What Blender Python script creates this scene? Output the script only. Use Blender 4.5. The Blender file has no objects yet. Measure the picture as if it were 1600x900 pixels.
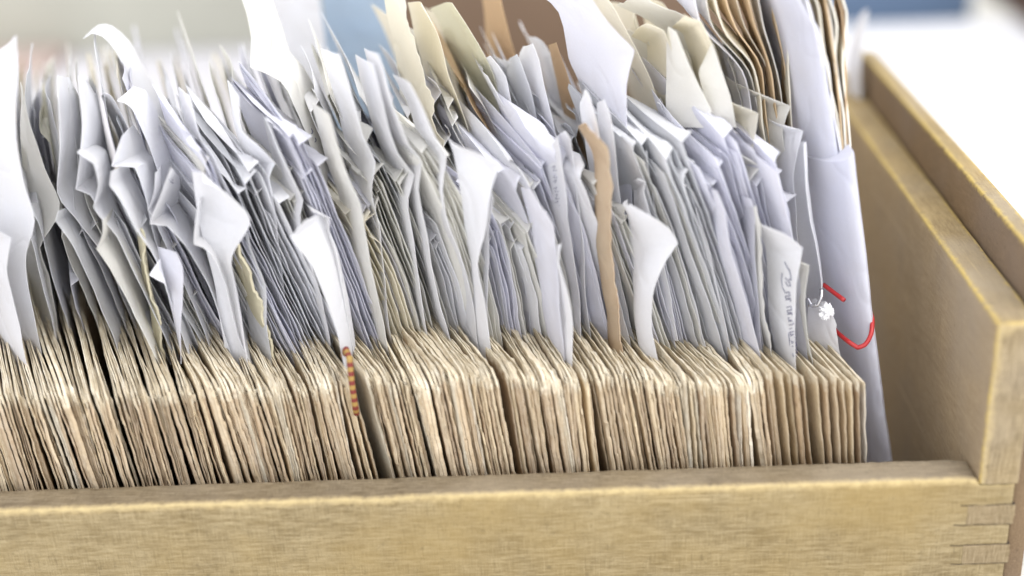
import bpy, math, random
import numpy as np
from mathutils import Matrix, Vector, noise

random.seed(11)
np.random.seed(11)
scene = bpy.context.scene
col = scene.collection

# ------------------------------------------------------------------ camera
YAW, PITCH, ROLL = math.radians(-1.475), math.radians(24.88), math.radians(-2.692)
FPX = 2131.0                                   # focal length for a 1600 px wide picture
cy_, sy_ = math.cos(YAW), math.sin(YAW)
fwd = Vector((sy_*math.cos(PITCH), cy_*math.cos(PITCH), -math.sin(PITCH)))
r0 = Vector((cy_, -sy_, 0)); u0 = r0.cross(fwd)
right = math.cos(ROLL)*r0 + math.sin(ROLL)*u0
up = -math.sin(ROLL)*r0 + math.cos(ROLL)*u0

def ray(px, py):
    return fwd + right*((px-800)/FPX) - up*((py-450)/FPX)

CAM = -(ray(760, 740)*0.42)                    # drawer's inner front rim is Y = 0, Z = 0

def at(px, py, Y):
    """world point of the real photograph's line of sight at distance plane Y"""
    d = ray(px, py)
    t = (Y-CAM.y)/d.y
    return CAM + d*t

def at_z(px, py, Z):
    d = ray(px, py)
    return CAM + d*((Z-CAM.z)/d.z)

cd = bpy.data.cameras.new('camera')
cam = bpy.data.objects.new('camera', cd)
col.objects.link(cam)
cam.matrix_world = Matrix(((right.x, up.x, -fwd.x, CAM.x), (right.y, up.y, -fwd.y, CAM.y),
                           (right.z, up.z, -fwd.z, CAM.z), (0, 0, 0, 1)))
cd.sensor_width = 36.0
cd.lens = FPX*36/1600
cd.clip_start = 0.01
cd.clip_end = 30
cd.dof.use_dof = True
cd.dof.focus_distance = 0.435
cd.dof.aperture_fstop = 3.0
scene.camera = cam

# ------------------------------------------------------------------ light
w = bpy.data.worlds.new('World'); scene.world = w; w.use_nodes = True
bg = w.node_tree.nodes['Background']
bg.inputs[0].default_value = (0.95, 0.95, 1.0, 1)
bg.inputs[1].default_value = 1.75

def area(name, loc, target, size, power, colr):
    l = bpy.data.lights.new(name, 'AREA'); l.shape = 'RECTANGLE'
    l.size, l.size_y = size; l.energy = power; l.color = colr
    o = bpy.data.objects.new(name, l); col.objects.link(o)
    o.location = loc
    o.rotation_euler = (Vector(target)-Vector(loc)).to_track_quat('-Z', 'Y').to_euler()
    return o
area('front_fill_light', (0.10, -1.6, 0.85), (0, 0.06, 0), (3.4, 1.1), 12, (0.95, 0.97, 1.0))  # unseen broad fill, added in front to brighten the visible sheet faces
area('right_key_light', (0.85, -0.55, 1.05), (0.05, 0.05, 0), (0.5, 0.5), 8, (1.0, 0.98, 0.94))  # unseen key light from the right front
area('ceiling_light', (0.0, 0.35, 1.7), (0, 0.1, 0), (1.2, 1.2), 8, (0.98, 0.98, 1.0))

scene.view_settings.view_transform = 'Standard'
scene.view_settings.look = 'None'
scene.view_settings.gamma = 1
scene.view_settings.use_curve_mapping = False
scene.view_settings.exposure = 0.15
scene.cycles.max_bounces = 18
scene.cycles.diffuse_bounces = 14
scene.cycles.transmission_bounces = 14

# ------------------------------------------------------------------ materials
def newmat(name):
    m = bpy.data.materials.new(name); m.use_nodes = True
    nt = m.node_tree; nt.nodes.clear()
    out = nt.nodes.new('ShaderNodeOutputMaterial')
    return m, nt, out

def N(nt, t, **kw):
    n = nt.nodes.new(t)
    for k, v in kw.items():
        setattr(n, k, v)
    return n

def noise_node(nt, vec, scale, detail=4, rough=0.55, mapscale=None):
    n = N(nt, 'ShaderNodeTexNoise'); n.inputs['Scale'].default_value = scale
    n.inputs['Detail'].default_value = detail; n.inputs['Roughness'].default_value = rough
    if mapscale:
        mp = N(nt, 'ShaderNodeMapping'); mp.inputs['Scale'].default_value = mapscale
        nt.links.new(vec, mp.inputs[0]); vec = mp.outputs[0]
    nt.links.new(vec, n.inputs['Vector'])
    return n.outputs['Fac']

def ramp(nt, fac, stops):
    r = N(nt, 'ShaderNodeValToRGB')
    el = r.color_ramp.elements
    el[0].position, el[0].color = stops[0][0], (*stops[0][1], 1)
    el[1].position, el[1].color = stops[-1][0], (*stops[-1][1], 1)
    for p, c in stops[1:-1]:
        e = el.new(p); e.color = (*c, 1)
    nt.links.new(fac, r.inputs[0])
    return r.outputs[0]

def mixc(nt, fac, a, b, mode='MIX'):
    m = N(nt, 'ShaderNodeMix', data_type='RGBA', blend_type=mode)
    for s, v in ((0, fac), (6, a), (7, b)):
        if isinstance(v, (int, float)): m.inputs[s].default_value = v
        elif isinstance(v, tuple): m.inputs[s].default_value = (*v, 1)
        else: nt.links.new(v, m.inputs[s])
    return m.outputs[2]

def maprange(nt, v, a, b, c=0.0, d=1.0):
    m = N(nt, 'ShaderNodeMapRange'); nt.links.new(v, m.inputs[0])
    for i, x in enumerate((a, b, c, d)): m.inputs[i+1].default_value = x
    return m.outputs[0]

def math_node(nt, op, a, b=None):
    m = N(nt, 'ShaderNodeMath', operation=op)
    for i, v in enumerate((a, b)):
        if v is None: continue
        if isinstance(v, (int, float)): m.inputs[i].default_value = v
        else: nt.links.new(v, m.inputs[i])
    return m.outputs[0]

def paper_mat(name, transl=0.44, mottling=0.10):
    m, nt, out = newmat(name)
    oi = N(nt, 'ShaderNodeObjectInfo'); tc = N(nt, 'ShaderNodeTexCoord')
    pos = N(nt, 'ShaderNodeVectorMath', operation='ADD')
    nt.links.new(tc.outputs['Object'], pos.inputs[0]); nt.links.new(oi.outputs['Random'], pos.inputs[1])
    v = pos.outputs[0]
    n1 = noise_node(nt, v, 60, 3)
    n2 = noise_node(nt, v, 1400, 3)
    c = mixc(nt, maprange(nt, n1, 0.35, 0.75, 0, mottling), oi.outputs['Color'], (0.62, 0.55, 0.40))
    c = mixc(nt, maprange(nt, n2, 0.3, 0.8, 0, 0.10), c, (0.55, 0.52, 0.48))
    b = N(nt, 'ShaderNodeBsdfPrincipled'); nt.links.new(c, b.inputs['Base Color'])
    b.inputs['Roughness'].default_value = 0.72
    b.inputs['Specular IOR Level'].default_value = 0.25
    bp = N(nt, 'ShaderNodeBump'); bp.inputs['Strength'].default_value = 0.25; bp.inputs['Distance'].default_value = 0.0004
    h = math_node(nt, 'ADD', noise_node(nt, v, 500, 4), math_node(nt, 'MULTIPLY', noise_node(nt, v, 70, 2), 3.0))
    cr = math_node(nt, 'ABSOLUTE', math_node(nt, 'SUBTRACT', noise_node(nt, v, 38, 1), 0.5))
    h = math_node(nt, 'ADD', h, math_node(nt, 'MINIMUM', math_node(nt, 'MULTIPLY', cr, 60.0), 2.5))
    nt.links.new(h, bp.inputs['Height']); nt.links.new(bp.outputs[0], b.inputs['Normal'])
    t = N(nt, 'ShaderNodeBsdfTranslucent'); nt.links.new(c, t.inputs[0])
    mx = N(nt, 'ShaderNodeMixShader'); mx.inputs[0].default_value = transl
    nt.links.new(b.outputs[0], mx.inputs[1]); nt.links.new(t.outputs[0], mx.inputs[2])
    nt.links.new(mx.outputs[0], out.inputs[0])
    return m

def envelope_mat():
    """aged kraft paper; UV = metres from the near fold and from the torn top, where the fibres are worn pale"""
    m, nt, out = newmat('aged envelope paper')
    oi = N(nt, 'ShaderNodeObjectInfo'); tc = N(nt, 'ShaderNodeTexCoord')
    pos = N(nt, 'ShaderNodeVectorMath', operation='ADD')
    nt.links.new(tc.outputs['Object'], pos.inputs[0]); nt.links.new(oi.outputs['Random'], pos.inputs[1])
    v = pos.outputs[0]
    sp = N(nt, 'ShaderNodeSeparateXYZ'); nt.links.new(tc.outputs['UV'], sp.inputs[0])
    nz = noise_node(nt, v, 450, 4, 0.65)
    du = math_node(nt, 'ADD', sp.outputs[0], maprange(nt, nz, 0.3, 0.7, -0.0005, 0.0006))
    dv = math_node(nt, 'ADD', sp.outputs[1], maprange(nt, nz, 0.3, 0.7, -0.0030, 0.0020))
    wu = maprange(nt, du, 0.0, 0.0012, 0.38, 0.0)
    wv = maprange(nt, dv, 0.0006, 0.0042, 1.0, 0.0)
    wear = math_node(nt, 'MAXIMUM', wu, wv)
    base = mixc(nt, maprange(nt, noise_node(nt, v, 90, 4), 0.35, 0.7, 0, 0.5), oi.outputs['Color'], (0.42, 0.30, 0.17))
    base = mixc(nt, maprange(nt, noise_node(nt, v, 900, 3), 0.4, 0.8, 0, 0.35), base, (0.30, 0.22, 0.13))
    pale = mixc(nt, maprange(nt, noise_node(nt, v, 260, 3), 0.4, 0.7), (0.58, 0.50, 0.36), (0.70, 0.645, 0.52))
    c = mixc(nt, wear, base, pale)
    b = N(nt, 'ShaderNodeBsdfPrincipled'); nt.links.new(c, b.inputs['Base Color'])
    b.inputs['Roughness'].default_value = 0.85; b.inputs['Specular IOR Level'].default_value = 0.15
    bp = N(nt, 'ShaderNodeBump'); bp.inputs['Strength'].default_value = 0.6; bp.inputs['Distance'].default_value = 0.0005
    nt.links.new(noise_node(nt, v, 700, 5), bp.inputs['Height']); nt.links.new(bp.outputs[0], b.inputs['Normal'])
    nt.links.new(b.outputs[0], out.inputs[0])
    return m

def wood_mat(name, along, base, dark, light, cross=0.5, rough=0.55, edge=True, ecol=(0.56, 0.44, 0.22), eamt=0.7, ewid=0.0024, tint=None):
    """along = 0/1/2 axis of the grain; UV.x = metres to the nearest worn arris"""
    m, nt, out = newmat(name)
    tc = N(nt, 'ShaderNodeTexCoord'); v = tc.outputs['Object']
    ms = [1700, 1700, 1700]; ms[along] = 170
    grain = noise_node(nt, v, 1.0, 6, 0.65, tuple(ms))
    ms2 = [4200, 4200, 4200]; ms2[along] = 1000
    fibre = noise_node(nt, v, 1.0, 3, 0.6, tuple(ms2))
    ms3 = [260, 260, 260]; ms3[2 if along != 2 else 0] = 130; ms3[along] = 2600
    ms4 = [620, 620, 620]; ms4[along] = 9
    crack = noise_node(nt, v, 1.0, 2, 0.5, tuple(ms4))
    spots = noise_node(nt, v, 420, 3, 0.7)
    scratch = noise_node(nt, v, 1.0, 3, 0.6, tuple(ms3))
    patch = noise_node(nt, v, 34, 6, 0.65)
    c = mixc(nt, maprange(nt, patch, 0.3, 0.72), dark, base)
    c = mixc(nt, maprange(nt, grain, 0.38, 0.72, 0, 0.75), c, light)
    c = mixc(nt, maprange(nt, fibre, 0.55, 0.75, 0, 0.5), c, tuple(x*0.55 for x in dark))
    c = mixc(nt, maprange(nt, scratch, 0.56, 0.72, 0, cross), c, light)
    c = mixc(nt, maprange(nt, scratch, 0.44, 0.30, 0, cross*0.8), c, tuple(x*0.6 for x in dark))
    if tint: c = mixc(nt, maprange(nt, noise_node(nt, v, 13, 4, 0.6), 0.46, 0.68, 0, 0.6), c, tint)
    c = mixc(nt, maprange(nt, crack, 0.68, 0.76, 0, 0.55), c, tuple(min(1, x*1.25) for x in light))
    c = mixc(nt, maprange(nt, spots, 0.60, 0.78, 0, 0.45), c, tuple(x*0.5 for x in dark))
    if edge:
        sp = N(nt, 'ShaderNodeSeparateXYZ'); nt.links.new(tc.outputs['UV'], sp.inputs[0])
        d = math_node(nt, 'ADD', sp.outputs[0], maprange(nt, noise_node(nt, v, 420, 6, 0.7), 0.3, 0.7, -0.0009, 0.0009))
        wear = maprange(nt, d, 0.0, ewid, eamt, 0.0)
        c = mixc(nt, wear, c, ecol)
    b = N(nt, 'ShaderNodeBsdfPrincipled'); nt.links.new(c, b.inputs['Base Color'])
    nt.links.new(maprange(nt, patch, 0.3, 0.7, rough-0.08, rough+0.12), b.inputs['Roughness'])
    b.inputs['Specular IOR Level'].default_value = 0.2
    bp = N(nt, 'ShaderNodeBump'); bp.inputs['Strength'].default_value = 0.5; bp.inputs['Distance'].default_value = 0.0004
    h = math_node(nt, 'ADD', grain, math_node(nt, 'ADD', fibre, scratch))
    nt.links.new(h, bp.inputs['Height']); nt.links.new(bp.outputs[0], b.inputs['Normal'])
    nt.links.new(b.outputs[0], out.inputs[0])
    return m

def plain_mat(name, c, rough=0.6, metal=0.0, var=0.12, scale=30):
    m, nt, out = newmat(name)
    tc = N(nt, 'ShaderNodeTexCoord')
    n = noise_node(nt, tc.outputs['Object'], scale, 4)
    cc = mixc(nt, maprange(nt, n, 0.3, 0.75, 0, 1), c, tuple(x*(1-var) for x in c))
    b = N(nt, 'ShaderNodeBsdfPrincipled'); nt.links.new(cc, b.inputs['Base Color'])
    b.inputs['Roughness'].default_value = rough; b.inputs['Metallic'].default_value = metal
    nt.links.new(b.outputs[0], out.inputs[0])
    return m

def stripe_mat():
    m, nt, out = newmat('red and yellow banded cord')
    tc = N(nt, 'ShaderNodeTexCoord')
    sp = N(nt, 'ShaderNodeSeparateXYZ'); nt.links.new(tc.outputs['UV'], sp.inputs[0])
    fr = math_node(nt, 'FRACT', math_node(nt, 'MULTIPLY', sp.outputs[0], 1/0.0029))
    c = mixc(nt, maprange(nt, fr, 0.44, 0.56), (0.30, 0.19, 0.045), (0.16, 0.018, 0.014))
    b = N(nt, 'ShaderNodeBsdfPrincipled'); nt.links.new(c, b.inputs['Base Color']); b.inputs['Roughness'].default_value = 0.6
    nt.links.new(b.outputs[0], out.inputs[0])
    return m

M_PAPER = paper_mat('white writing paper')
M_OLD = paper_mat('thick old paper', 0.06, 0.35)
M_ENV = envelope_mat()
M_FRONT = wood_mat('worn plywood face', 0, (0.275, 0.21, 0.103), (0.14, 0.10, 0.045), (0.41, 0.335, 0.195), 0.6, tint=(0.29, 0.205, 0.075))
M_TOPEDGE = wood_mat('rough plywood edge', 0, (0.185, 0.14, 0.08), (0.085, 0.062, 0.037), (0.32, 0.26, 0.17), 0.4, tint=(0.30, 0.25, 0.18))
M_SIDE = wood_mat('stained side board', 1, (0.38, 0.285, 0.17), (0.28, 0.205, 0.12), (0.47, 0.37, 0.235), 0.3, ecol=(0.50, 0.37, 0.11), eamt=0.9, ewid=0.0016, tint=(0.30, 0.25, 0.19))
M_END = wood_mat('end grain', 2, (0.28, 0.205, 0.09), (0.13, 0.088, 0.035), (0.43, 0.34, 0.20), 0.5, tint=(0.42, 0.36, 0.27))
M_RAIL = wood_mat('dark varnished rail', 1, (0.20, 0.135, 0.078), (0.13, 0.085, 0.047), (0.27, 0.195, 0.115), 0.25, ecol=(0.50, 0.37, 0.11), eamt=0.9, ewid=0.0016, tint=(0.20, 0.155, 0.12))
M_WORNTOP = wood_mat('worn top edge', 1, (0.30, 0.215, 0.10), (0.17, 0.12, 0.06), (0.42, 0.33, 0.17), 0.25, ecol=(0.50, 0.37, 0.11), eamt=0.9, ewid=0.0016, tint=(0.33, 0.28, 0.21))
M_BLOCK = wood_mat('grey end grain block', 2, (0.265, 0.20, 0.11), (0.13, 0.092, 0.045), (0.38, 0.305, 0.19), 0.6, edge=False)
M_SEAM = plain_mat('dark open joint', (0.05, 0.034, 0.02), 0.9)
M_CLIP = plain_mat('red plastic coated wire', (0.40, 0.02, 0.02), 0.35)
M_STEEL = plain_mat('steel wire', (0.6, 0.6, 0.62), 0.25, 1.0)
M_INK = plain_mat('dark blue ink', (0.05, 0.05, 0.14), 0.5)
M_FLUFF = paper_mat('torn paper fibres', 0.2)
M_STRIPE = stripe_mat()

# ------------------------------------------------------------------ mesh helpers
def mk(name, verts, faces, mat, parent=None, uvs=None, colr=None, smooth=True, sharp=True):
    me = bpy.data.meshes.new(name)
    me.from_pydata([tuple(v) for v in verts], [], faces)
    if uvs is not None:
        uvl = me.uv_layers.new(name='UVMap')
        vi = np.empty(len(me.loops), dtype=np.int32); me.loops.foreach_get('vertex_index', vi)
        uvl.data.foreach_set('uv', np.asarray(uvs, dtype=np.float32)[vi].ravel())
    if smooth:
        me.polygons.foreach_set('use_smooth', [True]*len(me.polygons))
        if sharp: me.set_sharp_from_angle(angle=math.radians(50))
    me.materials.append(mat)
    o = bpy.data.objects.new(name, me); col.objects.link(o)
    if parent: o.parent = parent
    if colr: o.color = (*colr, 1)
    return o

def tag(o, label, cat=None, group=None, kind=None):
    if label: o['label'] = label
    if cat: o['category'] = cat
    if group: o['group'] = group
    if kind: o['kind'] = kind
    return o

def empty(name, loc):
    o = bpy.data.objects.new(name, None); o.empty_display_size = 0.01
    o.location = loc; col.objects.link(o)
    return o

def grid_solid(A, B):
    """closed thin shell between two (nv, nu, 3) grids"""
    nv, nu, _ = A.shape
    V = np.concatenate([A.reshape(-1, 3), B.reshape(-1, 3)])
    off = nv*nu; F = []
    for i in range(nv-1):
        for j in range(nu-1):
            a, b, c, d = i*nu+j, i*nu+j+1, (i+1)*nu+j+1, (i+1)*nu+j
            F.append((a, b, c, d)); F.append((a+off, d+off, c+off, b+off))
    ring = [j for j in range(nu)] + [i*nu+nu-1 for i in range(1, nv)] + \
           [(nv-1)*nu+j for j in range(nu-2, -1, -1)] + [i*nu for i in range(nv-2, 0, -1)]
    for k in range(len(ring)):
        a, b = ring[k], ring[(k+1) % len(ring)]
        F.append((b, a, a+off, b+off))
    return V, F

def grid_normals(G):
    du = np.gradient(G, axis=1); dv = np.gradient(G, axis=0)
    n = np.cross(du, dv); l = np.linalg.norm(n, axis=2, keepdims=True)
    return n/np.maximum(l, 1e-12)

def card(pts, ks, tens=0.55):
    """cardinal spline through pts; ks samples per segment, control points kept"""
    P = np.asarray(pts, float); n = len(P); out = []
    T = np.zeros_like(P)
    for i in range(n):
        a, b = P[max(i-1, 0)], P[min(i+1, n-1)]
        T[i] = (b-a)*(0.5 if 0 < i < n-1 else 1)*min(1, tens*1.6)
        if 0 < i < n-1:
            d1, d2 = P[i]-a, b-P[i]
            l1, l2 = np.linalg.norm(d1), np.linalg.norm(d2)
            c = float(d1@d2)/max(l1*l2, 1e-12)
            T[i] *= min(1.0, 2*min(l1, l2)/max(l1+l2, 1e-9)+0.15)
            if c < 0.72: T[i] *= 0.12           # crisp paper corner
    for i in range(n-1):
        for k in range(ks[i]):
            t = k/ks[i]; t2, t3 = t*t, t*t*t
            out.append((2*t3-3*t2+1)*P[i]+(t3-2*t2+t)*T[i]+(-2*t3+3*t2)*P[i+1]+(t3-t2)*T[i+1])
    out.append(P[-1])
    return np.array(out)

def aslist(v, n):
    return list(v) if isinstance(v, (list, tuple)) else [v]*n

def sheet_grid(Np, Fp, yn, yf, nu=8, bulge=0.0, ripple=0.0005, torn=0.0, seed=0.0, step=16, sink=60):
    n = len(Np)
    yn, yf = aslist(yn, n), aslist(yf, n)
    Wn = [at(p[0], p[1], y) for p, y in zip(Np, yn)]
    Wf = [at(p[0], p[1], y) for p, y in zip(Fp, yf)]
    if sink:                                    # the sheet goes on down inside its envelope
        dz = sink/5000.0
        def ext(W):
            d = (W[0]-W[1]); d = d/max(1e-6, -d.z) if d.z < 0 else Vector((0.1, 0, -1))
            d.x = max(-0.5, min(0.5, d.x)); d.y = 0
            return W[0]+d*dz
        Wn.insert(0, ext(Wn)); Wf.insert(0, ext(Wf)); 
    Wn = np.array([list(p) for p in Wn]); Wf = np.array([list(p) for p in Wf])
    ks = [max(2, int(np.linalg.norm(Wn[i+1]-Wn[i])*5000/step)) for i in range(len(Wn)-1)]
    A, B = card(Wn, ks), card(Wf, ks)
    nv = len(A)
    us = np.linspace(0, 1, nu)
    G = A[:, None, :]*(1-us)[None, :, None] + B[:, None, :]*us[None, :, None]
    nrm = grid_normals(G)
    amp = bulge*np.sin(math.pi*us)[None, :, None]
    for i in range(nv):
        for j in range(nu):
            q = noise.noise(Vector((G[i, j, 0]*18+seed, G[i, j, 1]*30, G[i, j, 2]*40+seed*1.7)))
            q2 = noise.noise(Vector((G[i, j, 0]*60+seed, G[i, j, 1]*90, G[i, j, 2]*110-seed)))
            G[i, j] += nrm[i, j]*(q*ripple*2.2+q2*ripple*0.8)
    G = G+nrm*amp
    if torn:
        for i in range(nv):
            q = noise.noise(Vector((G[i,0,2]*130+seed, seed, 0.3)))+0.45*noise.noise(Vector((i*0.83+seed, seed, 7.3)))
            G[i, 0, 0] += q*torn; G[i, 0, 2] += q*torn*0.4
        for j in range(nu):
            q = noise.noise(Vector((j*1.3+seed, 3.3, seed)))
            G[-1, j, 2] += q*torn
    return G

SEED = [0]
def sheet(name, Np, Fp, yn, yf, mat, colr, parent=None, thick=0.00013, **kw):
    SEED[0] += 1
    G = sheet_grid(Np, Fp, yn, yf, seed=SEED[0]*3.17, **kw)
    nr = grid_normals(G)
    V, F = grid_solid(G+nr*thick*0.5, G-nr*thick*0.5)
    o = mk(name, V, F, mat, parent, None, colr)
    return o, G, nr

def tube(name, pts, r, mat, parent=None, nseg=8, sub=6, uv=False, flat=1.0):
    P = card([list(p) for p in pts], [sub]*(len(pts)-1))
    V = []; UV = []; L = 0
    for i, p in enumerate(P):
        t = P[min(i+1, len(P)-1)]-P[max(i-1, 0)]; t = Vector(t).normalized()
        a = t.cross(Vector((0.2, 1, 0.1))).normalized(); b = t.cross(a)
        if i: L += np.linalg.norm(P[i]-P[i-1])
        for k in range(nseg):
            an = 2*math.pi*k/nseg
            V.append(Vector(p)+(a*math.cos(an)+b*math.sin(an)*flat)*r); UV.append((L, k/nseg))
    F = []
    n = len(P)
    for i in range(n-1):
        for k in range(nseg):
            F.append((i*nseg+k, i*nseg+(k+1) % nseg, (i+1)*nseg+(k+1) % nseg, (i+1)*nseg+k))
    F.append(tuple(range(nseg))[::-1]); F.append(tuple((n-1)*nseg+k for k in range(nseg)))
    return mk(name, V, F, mat, parent, UV, sharp=False)

def box_grid(name, lo, hi, mat, parent=None, div=(1, 1, 1), bevel=0.0008, disp=None, wear=(), colr=None, topmat=None):
    """subdivided box with softened arrises; wear = list of (axisA, valueA, axisB, valueB) worn edges for UV.x"""
    lo, hi = np.array(lo, float), np.array(hi, float)
    axs = []
    for a in range(3):
        L = hi[a]-lo[a]; b = min(bevel, L*0.3)
        inner = np.linspace(lo[a]+b, hi[a]-b, div[a]+1)
        axs.append(np.concatenate([[lo[a]], [lo[a]+b*0.3], inner, [hi[a]-b*0.3], [hi[a]]]))
    idx = {}; V = []; F = []
    def vid(i, j, k):
        key = (i, j, k)
        if key not in idx:
            p = np.array([axs[0][i], axs[1][j], axs[2][k]])
            b = np.minimum(bevel, (hi-lo)*0.3)
            c = np.clip(p, lo+b, hi-b); d = p-c
            nz = np.count_nonzero(np.abs(d) > 1e-9)
            if nz >= 2:
                d = d/np.maximum(b, 1e-9); m = np.linalg.norm(d); mx = np.abs(d).max()
                p = c+d/m*mx*b
            idx[key] = len(V); V.append(p)
        return idx[key]
    n = [len(a) for a in axs]
    for a in range(3):
        b, c = (a+1) % 3, (a+2) % 3
        for side in (0, n[a]-1):
            for i in range(n[b]-1):
                for j in range(n[c]-1):
                    q = []
                    for (di, dj) in ((0, 0), (1, 0), (1, 1), (0, 1)):
                        t = [0, 0, 0]; t[a] = side; t[b] = i+di; t[c] = j+dj
                        q.append(vid(*t))
                    F.append(tuple(q if side else q[::-1]))
    V = np.array(V)
    UV = np.full((len(V), 2), 0.05)
    for (a, va, b, vb) in wear:
        d = np.sqrt((V[:, a]-va)**2+(V[:, b]-vb)**2)
        UV[:, 0] = np.minimum(UV[:, 0], d)
    if disp is not None:
        V = np.array([disp(v.copy()) for v in V])
    o = mk(name, V, F, mat, parent, UV, colr)
    if topmat:
        o.data.materials.append(topmat)
        for p in o.data.polygons:
            if p.normal.z > 0.8: p.material_index = 1
    return o

# ------------------------------------------------------------------ setting and background
TZ = -0.115                                    # table top
def pad_box(name, lo, hi, mat, parent=None, **kw): return box_grid(name, lo, hi, mat, parent, **kw)

M_TABLE = plain_mat('pale table laminate', (0.62, 0.60, 0.55), 0.5, 0, 0.1, 6)
tb = box_grid('table', (-1.6, -0.5, TZ-0.03), (1.8, 1.55, TZ), M_TABLE, bevel=0.003)
tag(tb, None, None, None, 'structure')
M_WALL = plain_mat('dull green grey wall', (0.50, 0.50, 0.42), 0.8, 0, 0.08, 3)
wl = box_grid('wall', (-2.2, 1.60, -1.0), (2.4, 1.66, 1.4), M_WALL, bevel=0.003)
tag(wl, None, None, None, 'structure')

# ------------------------------------------------------------------ wooden drawer
T = 0.0115                                      # front board thickness
DZ = -0.095                                     # drawer floor
drawer = empty('wooden_drawer', (0, 0.1, TZ))
tag(drawer, 'worn yellowish plywood drawer with finger joints holding the packed envelopes', 'drawer')
def part(o):
    o.parent = drawer; o.matrix_parent_inverse = Matrix.Translation(-drawer.location); return o

c_in = at(1530, 757, -T)                        # inner foot of the side board's near end
XI = c_in.x
ZS = at(1561, 506, -T).z                        # top of the side board
p_top = at_z(1335, 150, ZS)                     # far point of its outer arris
XO = XI+0.0118
ZF = c_in.z                                     # where the first finger starts
def chip(v):
    x, y, z = v
    if z > -0.006:
        q = noise.noise(Vector((x*55, 1.2, 0.4)))+0.6*noise.noise(Vector((x*170, 5.2, 0.4)))
        if y < -T*0.45: v[2] += min(0, q*0.0004-0.0001)
        else: v[2] += q*0.00012+0.00022*noise.noise(Vector((x*420, y*420, 3)))+0.00012*noise.noise(Vector((x*1100, y*900, 3)))
        v[1] += 0.00025*noise.noise(Vector((x*140, 9.2, z*300)))
    if x > XI-0.006 and z > -0.008:             # rounded, broken end by the corner
        v[2] -= 0.9*(max(0, x-(XI-0.006)))**1.35*1.2
    return v
def board_disp(v):
    x = v[0]
    v = chip(v) if x < XI else v
    if x > XI-0.0003: v[2] = min(v[2], ZF-0.0003)
    return v
fb = box_grid('front_board', (-0.26, -T, DZ-0.006), (XO-0.0008, 0, 0.0), M_FRONT, None, (520, 9, 12), 0.0012, board_disp,
              wear=((1, -T, 2, 0.0),), topmat=M_TOPEDGE)
part(fb)
# finger joint of the corner: the side board's end grain shows between the front board's own fingers
FH = 0.0072
z = ZF-0.0003-FH
k = 0
while z > DZ+0.004:
    f = box_grid('finger', (XI-0.0026, -T-0.00022, z-FH+0.0004), (XO-0.0002, -T+0.003, z), M_BLOCK, None, (12, 2, 6), 0.0002,
                 lambda v: v+np.array([0.0006*noise.noise(Vector((v[2]*500, k, 1))), 0.00015*noise.noise(Vector((v[0]*500, k, v[2]*150))), 0.0003*noise.noise(Vector((v[0]*300, k, 5)))]))
    part(f)
    for zq, x0_ in ((z+0.00012, XI-0.0030-0.004*random.random()), (z-FH+0.00028, XI-0.0030-0.006*random.random())):
        part(box_grid('joint_gap', (x0_, -T-0.00012, zq-0.00013), (XO-0.0003, -T+0.002, zq+0.00013), M_SEAM, None, (30, 1, 1), 0.00005,
                      lambda v: v+np.array([0, 0, 0.00022*noise.noise(Vector((v[0]*420, zq*900, 1)))])))
    z -= FH*2; k += 1
def side_disp(v):
    x, y, z = v
    q = noise.noise(Vector((y*60, x*80, z*20)))
    if z > ZS-0.003: v[2] += q*0.0003-abs(noise.noise(Vector((y*30, 3, x*40))))*0.0002
    if y < -T+0.004: v[0] += 0.0003*noise.noise(Vector((z*120, 2, x*100))); v[1] += 0.0003*noise.noise(Vector((z*90, 7, x*200)))
    return v
YB = 0.285
def side_all(v):
    v = side_disp(v)
    if v[1] < 0.0002: v[2] = max(v[2], ZF)      # stands on the front board's top finger
    return v
sb_ = box_grid('side_board', (XI, -T, DZ-0.006), (XO, YB, ZS), M_SIDE, None, (6, 110, 26), 0.0010, side_all,
               wear=((0, XI, 2, ZS), (0, XO, 2, ZS), (1, -T, 0, XI), (1, -T, 2, ZS)), topmat=M_WORNTOP)
sb_.data.materials.append(M_END)
for p in sb_.data.polygons:
    if p.normal.y < -0.8: p.material_index = 2
part(sb_)
# outer rail, taller, lies against the side board
p1 = at_z(1600, 370, 0.075); 
def zfor(px, py, X):
    d = ray(px, py); t = (X-CAM.x)/d.x
    return (CAM+d*t)
XR = XO+0.0008
pr1, pr2 = zfor(1600, 378, XR), zfor(1345, 80, XR)
ZR = (pr1.z+pr2.z)/2
YR = pr2.y
rail = box_grid('outer_rail', (XR, -0.006, DZ-0.008), (XR+0.0062, YR, ZR), M_RAIL, None, (3, 60, 10), 0.0009, None,
                wear=((0, XR, 2, ZR), (0, XR+0.0062, 2, ZR)), topmat=M_WORNTOP)
part(rail)
part(box_grid('back_board', (-0.26, YB, DZ-0.006), (XO, YB+T, 0.0), M_FRONT, None, (40, 2, 4), 0.0012))
part(box_grid('bottom_board', (-0.26, 0.0004, DZ-0.006), (XI-0.0004, YB-0.0004, DZ), M_SIDE, None, (4, 4, 1), 0.0005))
part(box_grid('far_side_board', (-0.272, -T, DZ-0.006), (-0.2604, YB+T, ZS), M_SIDE, None, (2, 40, 4), 0.0012))
print('XI', XI, 'ZS', ZS, 'ZR', ZR, 'YR', YR, 'ZF', ZF, 'cam', CAM)

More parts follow.
